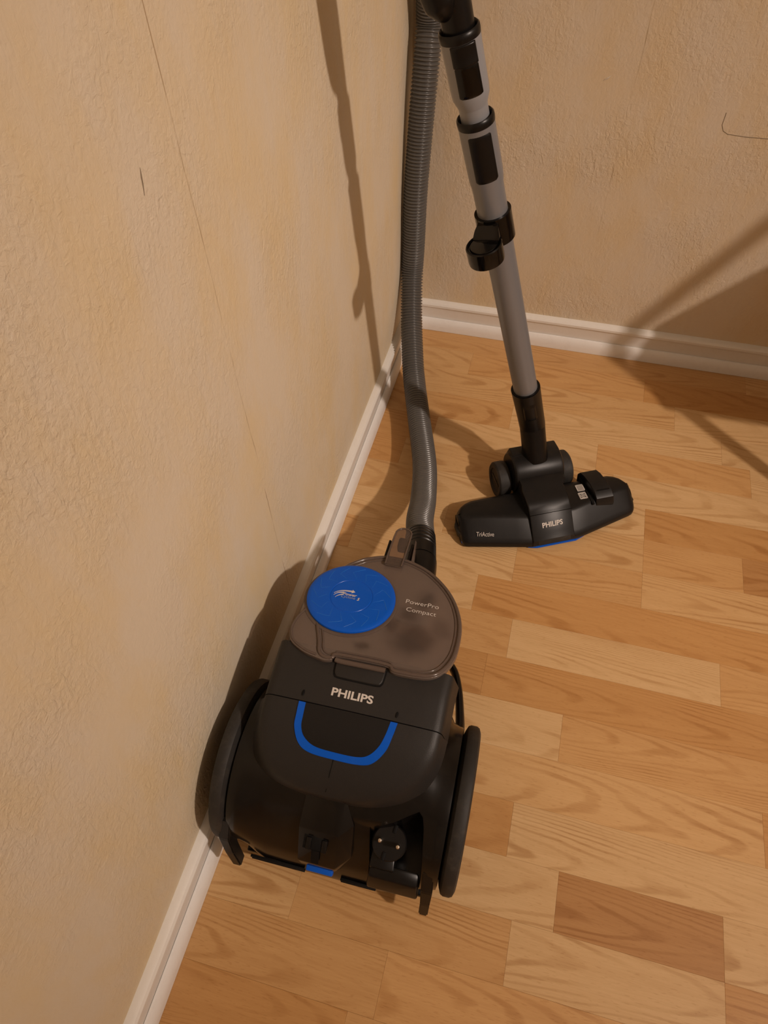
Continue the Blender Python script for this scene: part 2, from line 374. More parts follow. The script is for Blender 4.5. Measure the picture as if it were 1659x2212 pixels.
# ------------------------------------------------------------------ the room
XW, YW = -0.017, 0.018            # plaster faces of the left and the back wall
RX, RY, RH = 3.5, -3.3, 2.45
def room_box(name, a, b_, mat, **kw):
    c = [(a[i] + b_[i]) / 2 for i in range(3)]; s = [abs(a[i] - b_[i]) for i in range(3)]
    V, Fc = box((0, 0, 0), s)
    o = obj(name, mesh(V, Fc, 0), mat, kind='structure', **kw); 
    V = [v + Vector(c) for v in [vv.co for vv in o.data.vertices]]
    for v, q in zip(o.data.vertices, V): v.co = q
    return o
room_box('wall_left', (XW - 0.12, RY - 0.1, -0.02), (XW, YW + 0.12, RH), M_WALL_L, label='cream brushed plaster wall on the left')
room_box('wall_back', (XW, YW, -0.02), (RX + 0.1, YW + 0.12, RH), M_WALL_B, label='cream brushed plaster wall at the back right')
room_box('wall_right', (RX, RY, -0.02), (RX + 0.1, YW, RH), M_PLAIN, label='plain cream wall beyond the right edge')
room_box('wall_front', (XW, RY - 0.1, -0.02), (RX + 0.1, RY, RH), M_PLAIN, label='plain cream wall behind the camera')
room_box('ceiling', (XW - 0.12, RY - 0.1, RH), (RX + 0.1, YW + 0.12, RH + 0.1), M_CEIL, label='white ceiling out of view')
floor = room_box('floor', (XW - 0.12, RY - 0.1, -0.03), (RX + 0.1, YW + 0.12, -0.008), M_SUB, label='beech laminate floor of staggered strips')

wl_o = bpy.data.objects['wall_left']; wb_o = bpy.data.objects['wall_back']
M_CHIP = plastic('bare_plaster', (0.78, 0.74, 0.68), 0.8, 0.1); M_SCR = plastic('dark_scratch', (0.25, 0.20, 0.14), 0.9, 0.1)
V, Fc = hull([(.2704, YW - .0006, .4800), (.2740, YW - .0022, .4840), (.2785, YW - .0020, .4862), (.2805, YW - .0005, .4880), (.2770, YW - .0008, .4835), (.2704, YW + .001, .4800), (.2805, YW + .001, .4880), (.2770, YW + .001, .4835)])
obj('plaster_chip', mesh(V, Fc, 0), M_CHIP, wb_o)
obj('plaster_crack', mesh(*tube([(.453, YW, .452), (.4531, YW, .4351), (.4575, YW, .4270), (.4653, YW, .4231), (.4907, YW, .4216), (.5222, YW, .4220), (.56, YW, .419)], .0005, 6), 0), M_SCR, wb_o)
obj('scratch', mesh(*tube([(XW, -.7545, .6934), (XW, -.7560, .6880), (XW, -.7570, .6830), (XW, -.7586, .6771)], [.0003, .0007, .0006, .0003], 6), 0), M_SCR, wl_o)

# strips of the laminate: row r lies between y0 - r*w and y0 - (r+1)*w; measured joints and tones
SW, Y0 = 0.064, -0.56136
Lt, Lm, Md, Dk, Dd = (0.625, 0.405, 0.195), (0.60, 0.365, 0.16), (0.57, 0.325, 0.13), (0.52, 0.275, 0.098), (0.45, 0.232, 0.085)
ROWS = {
 -9: [(0.20, Md), (0.649, Md), (1.02, Lm)],
 -8: [(0.131, Lm), (0.464, Md), (0.80, Dk), (1.2, Lm)],
 -7: [(-0.02 + 0.05, Md), (0.52, Lm), (0.90, Lt)],
 -6: [(0.2305, Md), (0.60, Lt), (0.98, Lt)],
 -5: [(0.10, Dk), (0.390, Lt), (0.645, Md), (1.0, Lt)],
 -4: [(0.055, Dk), (0.42, Lm), (0.80, Lt), (1.2, Md)],
 -3: [(0.12, Lm), (0.4755, Lt), (0.83, Dk), (1.2, Lt)],
 -2: [(0.16, Lt), (0.4755, Lm), (0.6238, Md), (0.95, Dd)],
 -1: [(-0.02 + 0.04, Md), (0.2828, Lt), (0.4755, Md), (0.83, Lm)],
 0: [(0.2315, Lt), (0.66, Dk), (1.0, Lm)],
 1: [(0.02, Lt), (0.2938, Md), (0.5853, Lt), (0.92, Md)],
 2: [(0.2673, Dk), (0.70, Dk), (1.05, Lm)],
 3: [(0.06, Dk), (0.3805, Lt), (0.76, Md), (1.1, Lt)],
 4: [(0.18, Lt), (0.63, Lm), (0.98, Dk)],
 5: [(0.05, Lm), (0.3328, Dk), (0.71, Lt), (1.05, Md)],
 6: [(0.08, Md), (0.3955, Lt), (0.580, Dd), (0.90, Lt)],
 7: [(0.1006, Lm), (0.3485, Md), (0.580, Lt), (0.94, Dk)],
 8: [(0.22, Md), (0.580, Md), (0.95, Lt)],
 9: [(0.1915, Dk), (0.52, Md), (0.9, Lt)],
 10: [(0.30, Md), (0.62, Lt), (1.0, Md)],
}
for r in range(11, 18):
    x = random.uniform(0.05, 0.3); ROWS[r] = []
    while x < 1.2: ROWS[r].append((x, random.choice((Lt, Lm, Md, Dk)))); x += random.uniform(0.28, 0.42)
XEND = 1.45
def strip(x0, x1, ya, yb, col):
    # bevelled slab with its own edges, joints a hair below the face
    g, t, bv = 0.00005, 0.008, 0.00014
    hx, hy = (x1 - x0) / 2 - g, (yb - ya) / 2 - g
    V = [(-hx, -hy, -t), (hx, -hy, -t), (hx, hy, -t), (-hx, hy, -t),
         (-hx, -hy, -bv), (hx, -hy, -bv), (hx, hy, -bv), (-hx, hy, -bv),
         (-hx + bv, -hy + bv, 0), (hx - bv, -hy + bv, 0), (hx - bv, hy - bv, 0), (-hx + bv, hy - bv, 0)]
    Fc = [(0, 3, 2, 1)] + [(i, (i + 1) % 4, (i + 1) % 4 + 4, i + 4) for i in range(4)] + [(i + 4, (i + 1) % 4 + 4, (i + 1) % 4 + 8, i + 8) for i in range(4)] + [(8, 9, 10, 11)]
    o = obj('plank', mesh(V, Fc, 0), M_WOOD, floor)
    o.location = ((x0 + x1) / 2, (ya + yb) / 2, 0)
    k = random.uniform(0.97, 1.03); o.color = (col[0] * k, col[1] * k, col[2] * k, 1)
for r, ends in sorted(ROWS.items()):
    yb = min(Y0 - r * SW, 0.012); ya = Y0 - (r + 1) * SW
    x = -0.012
    for xe, c in ends + [(XEND, Lt)]:
        if xe - x > 0.012: strip(x, xe, ya, yb, c); x = xe
for (x0, x1, y0, y1) in ((XEND, RX, RY, 0.012), (-0.012, XEND, RY, Y0 - 18 * SW)):      # far floor, out of view
    V, Fc = box((0, 0, -0.004), (x1 - x0, y1 - y0, 0.008)); o = obj('floor_field', mesh(V, Fc, 0), M_WOOD, floor)
    o.location = ((x0 + x1) / 2, (y0 + y1) / 2, 0); o.color = (*Lm, 1)

# baseboards: profiled board on the wall plus a floor strip in front of it
BOARD = [(0.0, 0.002), (0.0085, 0.002), (0.0085, 0.047), (0.0095, 0.0500), (0.0118, 0.0530), (0.0118, 0.0575), (0.0095, 0.0605), (0.0055, 0.0625), (0.0, 0.0632)]
STRIP = [(0.0090, 0.0005), (0.0170, 0.0005), (0.0172, 0.010), (0.0162, 0.017), (0.0140, 0.0225), (0.0115, 0.0255), (0.0090, 0.0262)]
def skirting(name, label, along, a, b_):
    def pt(d, z, s):
        return (XW + d, s, z) if along == 'y' else (s, YW - d, z)
    n = 60; rnd = random.Random(len(name))
    root = None
    for nm, prof, mat in (('board', BOARD, M_WHITE), ('floor_strip', STRIP, M_STRIP)):
        rings = []
        for i in range(n + 1):
            s = a + (b_ - a) * i / n
            jit = rnd.uniform(-0.0004, 0.0005)
            rings.append([pt(d, z + (jit if z > 0.02 else 0), s) for d, z in prof])
        V, Fc = loft(rings)
        if root is None:
            root = obj(name, mesh(V, Fc, 25), mat, kind='structure', label=label)
        else:
            obj(nm, mesh(V, Fc, 25), mat, root)
skirting('baseboard_left', 'white painted baseboard along the left wall', 'y', RY, YW)
skirting('baseboard_back', 'white painted baseboard along the back wall', 'x', XW, RX)

# pendant ceiling lamp of the room (outside the frame)
lamp = empty('ceiling_lamp', (LAMP.x, LAMP.y, RH), 0, 'round ceiling lamp lighting the room from the right, beyond the frame', 'lamp')
V, Fc = lathe([(0.001, 0.0), (0.09, 0.0), (0.09, -0.012), (0.06, -0.028), (0.001, -0.028)], 32); obj('canopy', mesh(V, Fc), M_WHITE, lamp)
V, Fc = lathe([(.006, -.02), (.006, LAMP.z - RH + .11), (.022, LAMP.z - RH + .10), (.024, LAMP.z - RH + .055), (.001, LAMP.z - RH + .055)], 24); obj('socket', mesh(V, Fc), M_WHITE, lamp)
ld = bpy.data.lights.new('bulb_light', 'POINT'); ld.energy = LAMP_POWER; ld.color = LAMP_COL; ld.shadow_soft_size = 0.045
lo = bpy.data.objects.new('bulb_light', ld); COL.objects.link(lo); lo.parent = lamp; lo.location = (0, 0, LAMP.z - RH)
sd_ = bpy.data.lights.new('added_corner_spot', 'SPOT'); sd_.energy = SPOT_POWER; sd_.color = LAMP_COL; sd_.shadow_soft_size = 0.045  # added spot without a fitting, lifts the middle of the view
sd_.spot_size = math.radians(43); sd_.spot_blend = 1.0
so = bpy.data.objects.new('added_corner_spot', sd_); COL.objects.link(so); so.parent = lamp; so.location = (0, 0, LAMP.z - RH)
so.rotation_euler = (SPOT_AIM - LAMP).to_track_quat('-Z', 'Y').to_euler()

# ------------------------------------------------------------------ vacuum cleaner body
VAC = empty('vacuum_cleaner', (0.138, -0.86, 0), math.radians(1.3),
            'dark grey and black canister vacuum cleaner with smoked dust bucket and blue round cap', 'vacuum cleaner')
def lidz(y): return 0.233 - 0.2126 * (y - 0.01)
def interp(x, X, Z):
    if x <= X[0]: return Z[0]
    for i in range(len(X) - 1):
        if x <= X[i + 1]:
            t = (x - X[i]) / (X[i + 1] - X[i]); return Z[i] + (Z[i + 1] - Z[i]) * t
    return Z[-1]
CP = [(-.130, .140), (-.121, .158), (-.112, .174), (-.10, .1885), (-.085, .2005), (-.065, .2125), (-.045, .2195), (-.02, .2245), (0.0, .2275), (.03, .2285)]
CPs = catmull([Vector((a, b_, 0)) for a, b_ in CP], 6)
CX = [p.x for p in CPs]; CZ = [p.y for p in CPs]
def covz(y): return interp(y, CX, CZ)
TILT = math.atan(0.2126)
LN = Vector((0, math.sin(TILT), math.cos(TILT)))

# glossy lower housing: side profiles lofted across the width
def housing():
    Mp = [(.085, .03), (.10, .055), (.088, .09), (.06, .125), (.03, .155), (0.0, .178), (-.04, .188), (-.075, .184), (-.10, .171), (-.118, .156), (-.131, .138), (-.143, .117), (-.1535, .096), (-.1600, .080), (-.1660, .050), (-.164, .030)]
    Fp = [(-.071 + .0865 * math.cos(math.radians(a)), .0885 + .0865 * math.sin(math.radians(a))) for a in (-38, -18, 2, 20, 38, 56, 74, 92, 108, 122, 136, 150, 164, 178, 194, 212)]
    st = [(-.1168, 1.0, -.004), (-.1160, 1, -.0008), (-.112, 1, 0.0), (-.105, .95, 0), (-.096, .70, 0), (-.086, .30, 0), (-.074, .06, 0), (-.05, 0, 0), (0, 0, 0)]
    st = st + [(-x, t, o) for x, t, o in reversed(st[:-1])]
    rings = []
    for x, t, o in st:
        row = []
        for (a, b_) in zip(Mp, Fp):
            y = a[0] * (1 - t) + b_[0] * t; z = a[1] * (1 - t) + b_[1] * t
            cy, cz = -.07, .09
            dd = Vector((y - cy, z - cz)); k = 1 + o / dd.length
            row.append((cy + dd.x * k, cz + dd.y * k))
        cr = catmull([Vector((p[0], p[1], 0)) for p in row], 3)
        rings.append([(x, p.x, p.y) for p in cr])
    return loft(rings)
V, Fc = housing()
hme = mesh(V, Fc, 40)
# pocket for the parked plug, cut with a boolean
pocket = [(.0385, -.125), (.050, -.1225), (.062, -.118), (.076, -.110), (.086, -.1045), (.0905, -.1085), (.0935, -.118), (.0985, -.15), (.0990, -.175), (.043, -.175), (.0425, -.15)]
cut = obj('cut', mesh(*prism(pocket, .24, .082), 0))
ho = obj('housing', hme, M_GLOSS, None)
md = ho.modifiers.new('b', 'BOOLEAN'); md.object = cut; md.operation = 'DIFFERENCE'; md.solver = 'EXACT'
dg = bpy.context.evaluated_depsgraph_get(); dg.update()
nm = bpy.data.meshes.new_from_object(ho.evaluated_get(dg))
ho.modifiers.clear(); ho.data = nm
for p in nm.polygons: p.use_smooth = True
nm.set_sharp_from_angle(angle=math.radians(40))
bpy.data.objects.remove(cut); ho.parent = VAC

# satin top cover in two pieces (front latch panel, rear cover), rounded edges
def cover_grid(ya, yb, ny, skirt=0.03):
    rows = []
    for i in range(ny + 1):
        y = ya + (yb - ya) * (i / ny if ya > 0 else 1 - (1 - i / ny) ** 1.6)
        w_ = 0.0955
        if y < -.055:
            t = min(1, (-y - .055) / .0585); w_ = .0955 * max(0.0, 1 - t ** 3.4) ** (1 / 3.4)
        if y > .0: w_ = .0955 + .001 * y / .02
        w_ = max(w_, .012); wr = w_
        if y < -.04:
            t = min(1, (-y - .04) / .0735); wr = max(.012, .0950 * max(0.0, 1 - t ** 2.5) ** .4)
        z = covz(y); row = []
        r = min(.011 + .006 * max(0, min(1, (-y - .05) / .04)), w_ * .4)
        row.append((-w_ - .006, y - 0.000, z - skirt))
        row.append((-w_ - .001, y, z - .013))
        for a in (15, 40, 65, 90):
            row.append((-w_ + r * (1 - math.cos(math.radians(a))), y, z - r * .8 * (1 - math.sin(math.radians(a))) - .001))
        for u in (-.75, -.5, -.25, 0, .25, .5, .75):
            row.append((u * ((w_ if u < 0 else wr) - r), y, z + .0012 * (1 - u * u) - .001))
        for a in (90, 65, 40, 15):
            row.append((wr - r * (1 - math.cos(math.radians(a))), y, z - r * .8 * (1 - math.sin(math.radians(a))) - .001))
        row.append((wr + .001, y, z - .013)); row.append((wr + .006, y, z - skirt))
        rows.append(row)
    # close below
    rows = [[(rows[0][j][0] * .97, rows[0][j][1], rows[0][0][2] - .004) for j in range(len(rows[0]))]] + rows + [[(rows[-1][j][0] * .97, rows[-1][j][1], rows[-1][0][2] - .004) for j in range(len(rows[0]))]]
    n = len(rows[0]); V = [p for r in rows for p in r]
    Fc = [(i * n + j, i * n + j + 1, (i + 1) * n + j + 1, (i + 1) * n + j) for i in range(len(rows) - 1) for j in range(n - 1)]
    return V, Fc
front_panel = obj('latch_panel', mesh(*cover_grid(.022, -.0378, 12), 42), M_COVER, VAC)
rear_cover = obj('rear_cover', mesh(*cover_grid(-.0389, -.1132, 26, .022), 42), M_COVER, VAC)

def on_cover(pts, dz):
    return [(x, y, covz(y) + .0002 + dz) for x, y in pts]
# blue U-shaped strip and the handle insert inside it
Uo = catmull([Vector((x, y, 0)) for x, y in ((-.0564, -.0393), (-.0558, -.052), (-.0548, -.0635), (-.0475, -.0765), (-.0346, -.0825), (-.0077, -.0838), (.0180, -.0832), (.0320, -.0790), (.0425, -.0665), (.0465, -.052), (.0487, -.0393))], 6)
Ui = catmull([Vector((x, y, 0)) for x, y in ((-.0490, -.0393), (-.0485, -.052), (-.0477, -.0620), (-.0425, -.0705), (-.0300, -.0765), (-.0077, -.0778), (.0150, -.0772), (.0265, -.0735), (.0350, -.0640), (.0392, -.052), (.0415, -.0393))], 6)
def ribbon(A, B, h):
    V, Fc = [], []
    n = len(A)
    for p, q in zip(A, B):
        V += [(p.x, p.y, covz(p.y) - .002), (p.x, p.y, covz(p.y) + h), (q.x, q.y, covz(q.y) + h), (q.x, q.y, covz(q.y) - .002)]
    for i in range(n - 1):
        for j in range(4):
            a = i * 4 + j; b_ = i * 4 + (j + 1) % 4
            Fc.append((a, b_, b_ + 4, a + 4))
    Fc += [(0, 1, 2, 3), tuple(4 * (n - 1) + k for k in (3, 2, 1, 0))]
    return V, Fc
obj('blue_trim', mesh(*ribbon(Uo, Ui, .0010), 40), M_BLUE, rear_cover, label='blue U-shaped trim strip')
# handle insert as a grid between the arms of the U
def insert_grid():
    half = len(Ui) // 2; rows = []
    for i in range(half + 1):
        a, b_ = Ui[i], Ui[-1 - i]
        row = []
        for k in range(9):
            t = k / 8; x = a.x + (b_.x - a.x) * t; y = a.y + (b_.y - a.y) * t
            row.append((x, y, covz(y) + .0007))
        rows.append(row)
    n = 9; V = [p for r in rows for p in r]
    return V, [(i * n + j, i * n + j + 1, (i + 1) * n + j + 1, (i + 1) * n + j) for i in range(half) for j in range(n - 1)]
obj('carry_handle', mesh(*insert_grid(), 60), M_HANDLE, rear_cover)
V, Fc = ribbon([Vector((-.0086, -.0838, 0)), Vector((-.0098, -.096, 0)), Vector((-.0112, -.110, 0))], [Vector((-.0078, -.0838, 0)), Vector((-.0090, -.096, 0)), Vector((-.0104, -.110, 0))], .0007)
obj('seam', mesh(V, Fc), M_VOID, rear_cover)
for (x, y) in ((-.0545, -.030), (.0462, -.031)):
    V, Fc = lathe([(.0001, .0006), (.0016, .0005), (.0022, .0001)], 12)
    V = [Vector((x + v.x * .7, y + v.y * 1.7, covz(y) + v.z)) for v in V]
    obj('dimple', mesh(V, Fc), M_VOID, front_panel)
# latch button at the lid edge
lb = catmull([Vector((x, y, 0)) for x, y in ((-.0290, .010), (-.0283, -.001), (-.0265, -.0056), (-.022, -.0073), (0, -.0076), (.0185, -.0073), (.0228, -.0056), (.0246, -.001), (.0252, .010))], 4)
lb = [(p.x, p.y) for p in lb]
obj('latch_gap', mesh(*prism([((x + .0018) * 1.045 - .0018, (y - .002) * 1.08 + .0015) for x, y in lb], lambda x, y: covz(y) + .0006, .20), 30), M_VOID, front_panel)
obj('latch_button', mesh(*prism(lb, lambda x, y: covz(y) + .0022, .20, .0015), 40), M_COVER, front_panel)
place_text('lettering', 'PHILIPS', M_INK, front_panel, (-.0255, -.0263, covz(-.0263)), (1, 0, 0), (0, -.19, 1), .0445, .0082, offset=.028)

# big rear wheels
def wheel(sx):
    prof = [(.020, .0), (.078, .0), (.083, .0015), (.0885, .004), (.090, .007), (.090, .0135), (.0885, .0165), (.084, .0185), (.078, .0175), (.070, .0150), (.030, .0170), (.001, .0175)]
    Mx = Matrix.Translation((sx * .1175, -.071, .0902)) @ Matrix.Rotation(math.radians(90 * sx), 4, 'Y')
    wv = obj('wheel', mesh(*lathe(prof, 72, Mx), 30), M_TYRE, VAC)
    Mh = Matrix.Translation((sx * .1345, -.071, .0902)) @ Matrix.Rotation(math.radians(90 * sx), 4, 'Y')
    obj('hub_cap', mesh(*lathe([(.030, -.001), (.030, .0015), (.026, .003), (.001, .0035)], 40, Mh), 30), M_BLACK, wv)
wheel(1); wheel(-1)
# front caster below the bucket
V, Fc = lathe([(.001, -.009), (.018, -.009), (.020, -.006), (.020, .006), (.018, .009), (.001, .009)], 24, Matrix.Translation((0, .095, .0205)) @ Matrix.Rotation(math.radians(90), 4, 'Y'))
obj('caster', mesh(V, Fc), M_BLACK, VAC)
# chassis plate carrying the bucket
ch = catmull([Vector((x, y, 0)) for x, y in ((-.080, -.02), (-.082, .05), (-.070, .105), (-.035, .140), (0, .148), (.035, .140), (.070, .105), (.082, .05), (.080, -.02))], 5)
obj('chassis', mesh(*prism([(p.x, p.y) for p in ch], .052, .036, .006), 40), M_BLACK, VAC)
# curved bumper rail along the right side, from fender to bucket
for sx in (1, -1):
    path = catmull([Vector((sx * x, y, z)) for x, y, z in ((.112, -.005, .075), (.1125, .020, .070), (.1085, .048, .066), (.1020, .078, .064), (.0925, .106, .060), (.078, .124, .055), (.058, .126, .050))], 6)
    rr = [.0065 - .003 * i / (len(path) - 1) for i in range(len(path))]
    V, Fc = tube(path, rr, 10)
    V = [Vector((v.x, v.y, .066 + (v.z - .066) * 2.6)) for v in V]
    obj('bumper_rail', mesh(V, Fc, 60), M_BLACK, VAC)

# smoked dust bucket: tilted cylinder with closed bottom, cyclone core, dust
CB = Vector((0.001, .078, 0))
Mb = Matrix.Translation((CB.x, CB.y, lidz(CB.y) - .001)) @ Matrix.Rotation(-TILT, 4, 'X')
bucket = None
# lid: whole outline with left lobe
lid_pts = [(-.0905, .034), (-.0915, .0425), (-.0895, .0545), (-.0855, .066), (-.083, .090), (-.0775, .112), (-.068, .130), (-.0511, .1495), (-.0436, .1566), (-.0316, .1640), (-.0121, .1710), (.0136, .1710), (.0373, .1630), (.0547, .1515), (.0709, .1353), (.0831, .1174), (.0913, .0977), (.0950, .0800), (.0956, .0607), (.0938, .0410), (.0871, .0245), (.0772, .0135), (.0628, .0086), (.0393, .0073), (.0306, .0086), (.0221, .0136), (-.0291, .0129), (-.0335, .0079), (-.0416, .0055), (-.052, .007), (-.0656, .0102), (-.0777, .0161), (-.0855, .0225)]
lo_ = [(p.x, p.y) for p in catmull([Vector((x, y, 0)) for x, y in lid_pts], 4, True)]
lid = obj('bucket_lid', mesh(*prism(lo_, lambda x, y: lidz(y), lambda x, y: lidz(y) - .007, .0015), 40), M_LID, VAC)
def bucket_wall():
    c = Vector((0.0, .085)); rings = []
    for sc, d in ((.965, .006), (.955, .02), (.90, .09), (.86, .140), (.82, .146)):
        r = []
        for x, y in lo_:
            X = c.x + (x - c.x) * sc; Y = max(c.y + (y - c.y) * sc, .011)
            r.append((X, Y + d * .16, lidz(Y) - d))
        rings.append(r)
    return loft(rings)
bucket = obj('dust_bucket', mesh(*bucket_wall(), 40), M_SMOKE, VAC)
Mc = Matrix.Translation((-.036, .092, lidz(.092))) @ Matrix.Rotation(-TILT, 4, 'X')
obj('cyclone_core', mesh(*lathe([(.001, -.006), (.036, -.006), (.036, -.05), (.028, -.105), (.001, -.105)], 40, Mc), 35), M_BLACK, bucket)
rn = random.Random(3)
V, Fc = lathe([(.001, -.100), (.03, -.104), (.055, -.112), (.072, -.122), (.074, -.136), (.001, -.136)], 40, Mb)
V = [v + Vector((rn.uniform(-1, 1), rn.uniform(-1, 1), rn.uniform(-1, 1))) * .003 for v in V]
obj('dust', mesh(V, Fc, 80), M_DUST, bucket, kind='stuff')

# raised bead along the main rim (D shape), a finer one on the lobe
dpts = [(-.0505, .016), (-.0535, .026), (-.0575, .036), (-.0620, .0470), (-.066, .060), (-.068, .085), (-.064, .112), (-.0560, .1395), (-.0420, .1545), (-.0306, .1615), (-.0118, .1682), (.0134, .1682), (.0363, .1604), (.0530, .1493), (.0688, .1338), (.0807, .1163), (.0886, .0970), (.0921, .0797), (.0928, .0612), (.0910, .0423), (.0850, .0267), (.0760, .0163), (.0626, .0115), (.0395, .0102), (.0318, .0112), (.0228, .0163), (-.0285, .0156), (-.0335, .0108), (-.0400, .0093), (-.0460, .0108)]
dp = catmull([Vector((x, y, lidz(y) + .0002)) for x, y in dpts], 5, True)
obj('rim_bead', mesh(*tube(dp, .0021, 10, closed=True), 80), M_RIM, lid)
cen = Vector((.012, .088, 0))
dp2 = [Vector((cen.x + (p.x - cen.x) * .945, cen.y + (p.y - cen.y) * .945, 0)) for p in dp]
dp2 = [Vector((p.x, p.y, lidz(p.y) + .0001)) for p in dp2]
obj('inner_bead', mesh(*tube(dp2, .0011, 8, closed=True), 80), M_RIM, lid)
lobe = catmull([Vector((x, y, lidz(y) + .0003)) for x, y in ((-.0820, .0660), (-.0870, .0545), (-.0888, .0425), (-.0880, .0345), (-.0835, .0245), (-.0762, .0185), (-.0645, .0128), (-.0520, .0098))], 6)
obj('lobe_bead', mesh(*tube(lobe, .0013, 8), 80), M_RIM, lid)
# lip of the lid above the latch button
lip = catmull([Vector((x, y, lidz(y) - .002)) for x, y in ((-.0300, .0098), (-.024, .0088), (-.004, .0090), (.016, .0092), (.0245, .0092))], 5)
obj('lid_lip', mesh(*tube(lip, .0030, 10), 80), M_RIM, lid)

# blue cyclone cap
Md_ = Matrix.Translation((-.036, .0922, lidz(.0922))) @ Matrix.Rotation(-TILT, 4, 'X')
cap = obj('cyclone_cap', mesh(*lathe([(.046, -.002), (.0500, .0005), (.0512, .0026), (.0508, .0044), (.0490, .0056), (.0455, .0060), (.0250, .0064), (.0246, .0060), (.0240, .0060), (.0236, .0064), (.0005, .0066)], 96, Md_), 40), M_BLUE, VAC, label='round blue cap with a printed swirl mark')
obj('cap_seat', mesh(*lathe([(.0520, -.001), (.0545, .0004), (.0520, .0018), (.048, .0010)], 72, Md_), 60), M_RIM, lid)
def flat(pts, z):     # 2D polyline on the cap plane -> local 3D
    return [Md_ @ Vector((x, y, z)) for x, y in pts]
for k in range(15):
    a = math.radians(18 + 24 * k); pts = []
    for r, da in ((.0265, 0), (.033, .13), (.0375, .20), (.0400, .10), (.0455, -.12)):
        pts.append((r * math.cos(a + da), r * math.sin(a + da)))
    obj('swirl_line', mesh(*tube(flat(pts, .0061), .00030, 5), 0), M_BLUELINE, cap)
def poly_patch(name, outline, z, mat, parent, Mx):
    n = len(outline); V = [Mx @ Vector((x, y, z)) for x, y in outline] + [Mx @ Vector((x, y, z - .0006)) for x, y in outline]
    Fc = [tuple(range(n))] + [(i, i + n, (i + 1) % n + n, (i + 1) % n) for i in range(n)]
    bm_me = mesh(V, Fc, 0)
    return obj(name, bm_me, mat, parent)
def swoosh(x0, y0, x1, y1, bulge, w0, w1, n=10):
    top, bot = [], []
    for i in range(n + 1):
        t = i / n; x = x0 + (x1 - x0) * t; y = y0 + (y1 - y0) * t + bulge * math.sin(math.pi * t ** .7)
        w_ = w0 + (w1 - w0) * t
        top.append((x, y + w_ / 2)); bot.append((x, y - w_ / 2))
    return top + bot[::-1]
X0 = -.0195
def arrow():
    s = swoosh(X0, -.0008, .0005, .0062, .0026, .0004, .0022)
    n = len(s) // 2
    return s[:n] + [(.0005, .0088), (.0040, .0060), (.0000, .0036)] + s[n:]
Mt = Md_ @ Matrix.Translation((-.001, .0005, 0))
poly_patch('swirl_mark', arrow(), .0069, M_INK, cap, Mt)
poly_patch('swirl_mark', swoosh(-.0190, -.0040, -.0085, .0026, .0020, .0004, .0019), .0069, M_INK, cap, Mt)
poly_patch('swirl_mark', swoosh(-.0165, -.0066, -.0090, -.0004, .0012, .0004, .0018), .0069, M_INK, cap, Mt)
xd = (1, 0, 0)
place_text('lettering', 'Power', M_INK, cap, Mt @ Vector((-.0090, -.0012, .0066)), xd, LN, .0165, .0040, offset=.02, shear=.2)
M_INK2 = plastic('pale_blue_print', (0.30, 0.38, 0.52), 0.5, 0.3)
place_text('lettering', 'Cyclone', M_INK2, cap, Mt @ Vector((-.0100, -.0052, .0066)), xd, LN, .0165, .0036, shear=.2)
place_text('lettering', '5', M_INK, cap, Mt @ Vector((.0088, -.0058, .0066)), xd, LN, .0030, .0042, offset=.03, shear=.2)
place_text('lettering', 'PowerPro', M_INK, lid, (.0258, .1033, lidz(.1033)), xd, LN, .0385, .0058, offset=-.004)
place_text('lettering', 'Compact', M_INK, lid, (.0285, .0920, lidz(.0920)), xd, LN, .0345, .0058, offset=-.004)

# front tongue of the lid: rounded smoked tab with rims and black cheeks
def tabz(y): return lidz(y) + .004
ta = [(-.0108, .155)] + [(-.0112, .172), (-.0108, .190), (-.0106, .204)] + [(-.0105 * math.cos(math.radians(a)), .2095 + .0115 * math.sin(math.radians(a))) for a in range(0, 181, 20)][1:-1] + [(.0100, .206), (.0098, .190), (.0095, .174), (.0090, .155)]
obj('lid_tab', mesh(*prism(ta, lambda x, y: tabz(y), lambda x, y: tabz(y) - .003, .0008), 40), M_TAB, VAC)
obj('tab_rim', mesh(*tube([Vector((x, y, tabz(y))) for x, y in ta], .0012, 8), 80), M_RIM, VAC)
obj('tab_foot', mesh(*tube([Vector((-.0108, .155, tabz(.155) - .002)), Vector((.009, .155, tabz(.155) - .002))], .0008, 8), 80), M_RIM, VAC)
V, Fc = box((.0005, .2000, tabz(.2) - .012), (.011, .016, .014), .003); obj('tab_spring', mesh(V, Fc), M_BLACK, VAC)
for x, mt in ((-.0150, M_BLACK), (.0140, M_BLACK)):
    V, Fc = hull([(x + dx, y, tabz(y) + dz) for dx in (-.0014, .0014) for (y, dz) in ((.168, -.006), (.200, -.005), (.205, -.018), (.165, -.03))], .0006)
    obj('tab_cheek', mesh(V, Fc), mt, VAC)
V, Fc = hull([(x, y, z) for x, y, z in ((.0165, .206, .193), (.0185, .170, .199), (.0225, .168, .199), (.0180, .206, .188), (.0170, .200, .15), (.021, .165, .15))]); obj('tab_cheek', mesh(V, Fc), M_SMOKE, VAC)

# hose inlet below the lid
inl = [Vector((.028, .120, .150)), Vector((.027, .165, .150)), Vector((.0250, .190, .1465)), Vector((.0228, .2065, .1424))]
obj('hose_inlet', mesh(*tube(catmull(inl, 4), [.0235] * 5 + [.0225] * 8, 28), 50), M_BLACK, VAC)

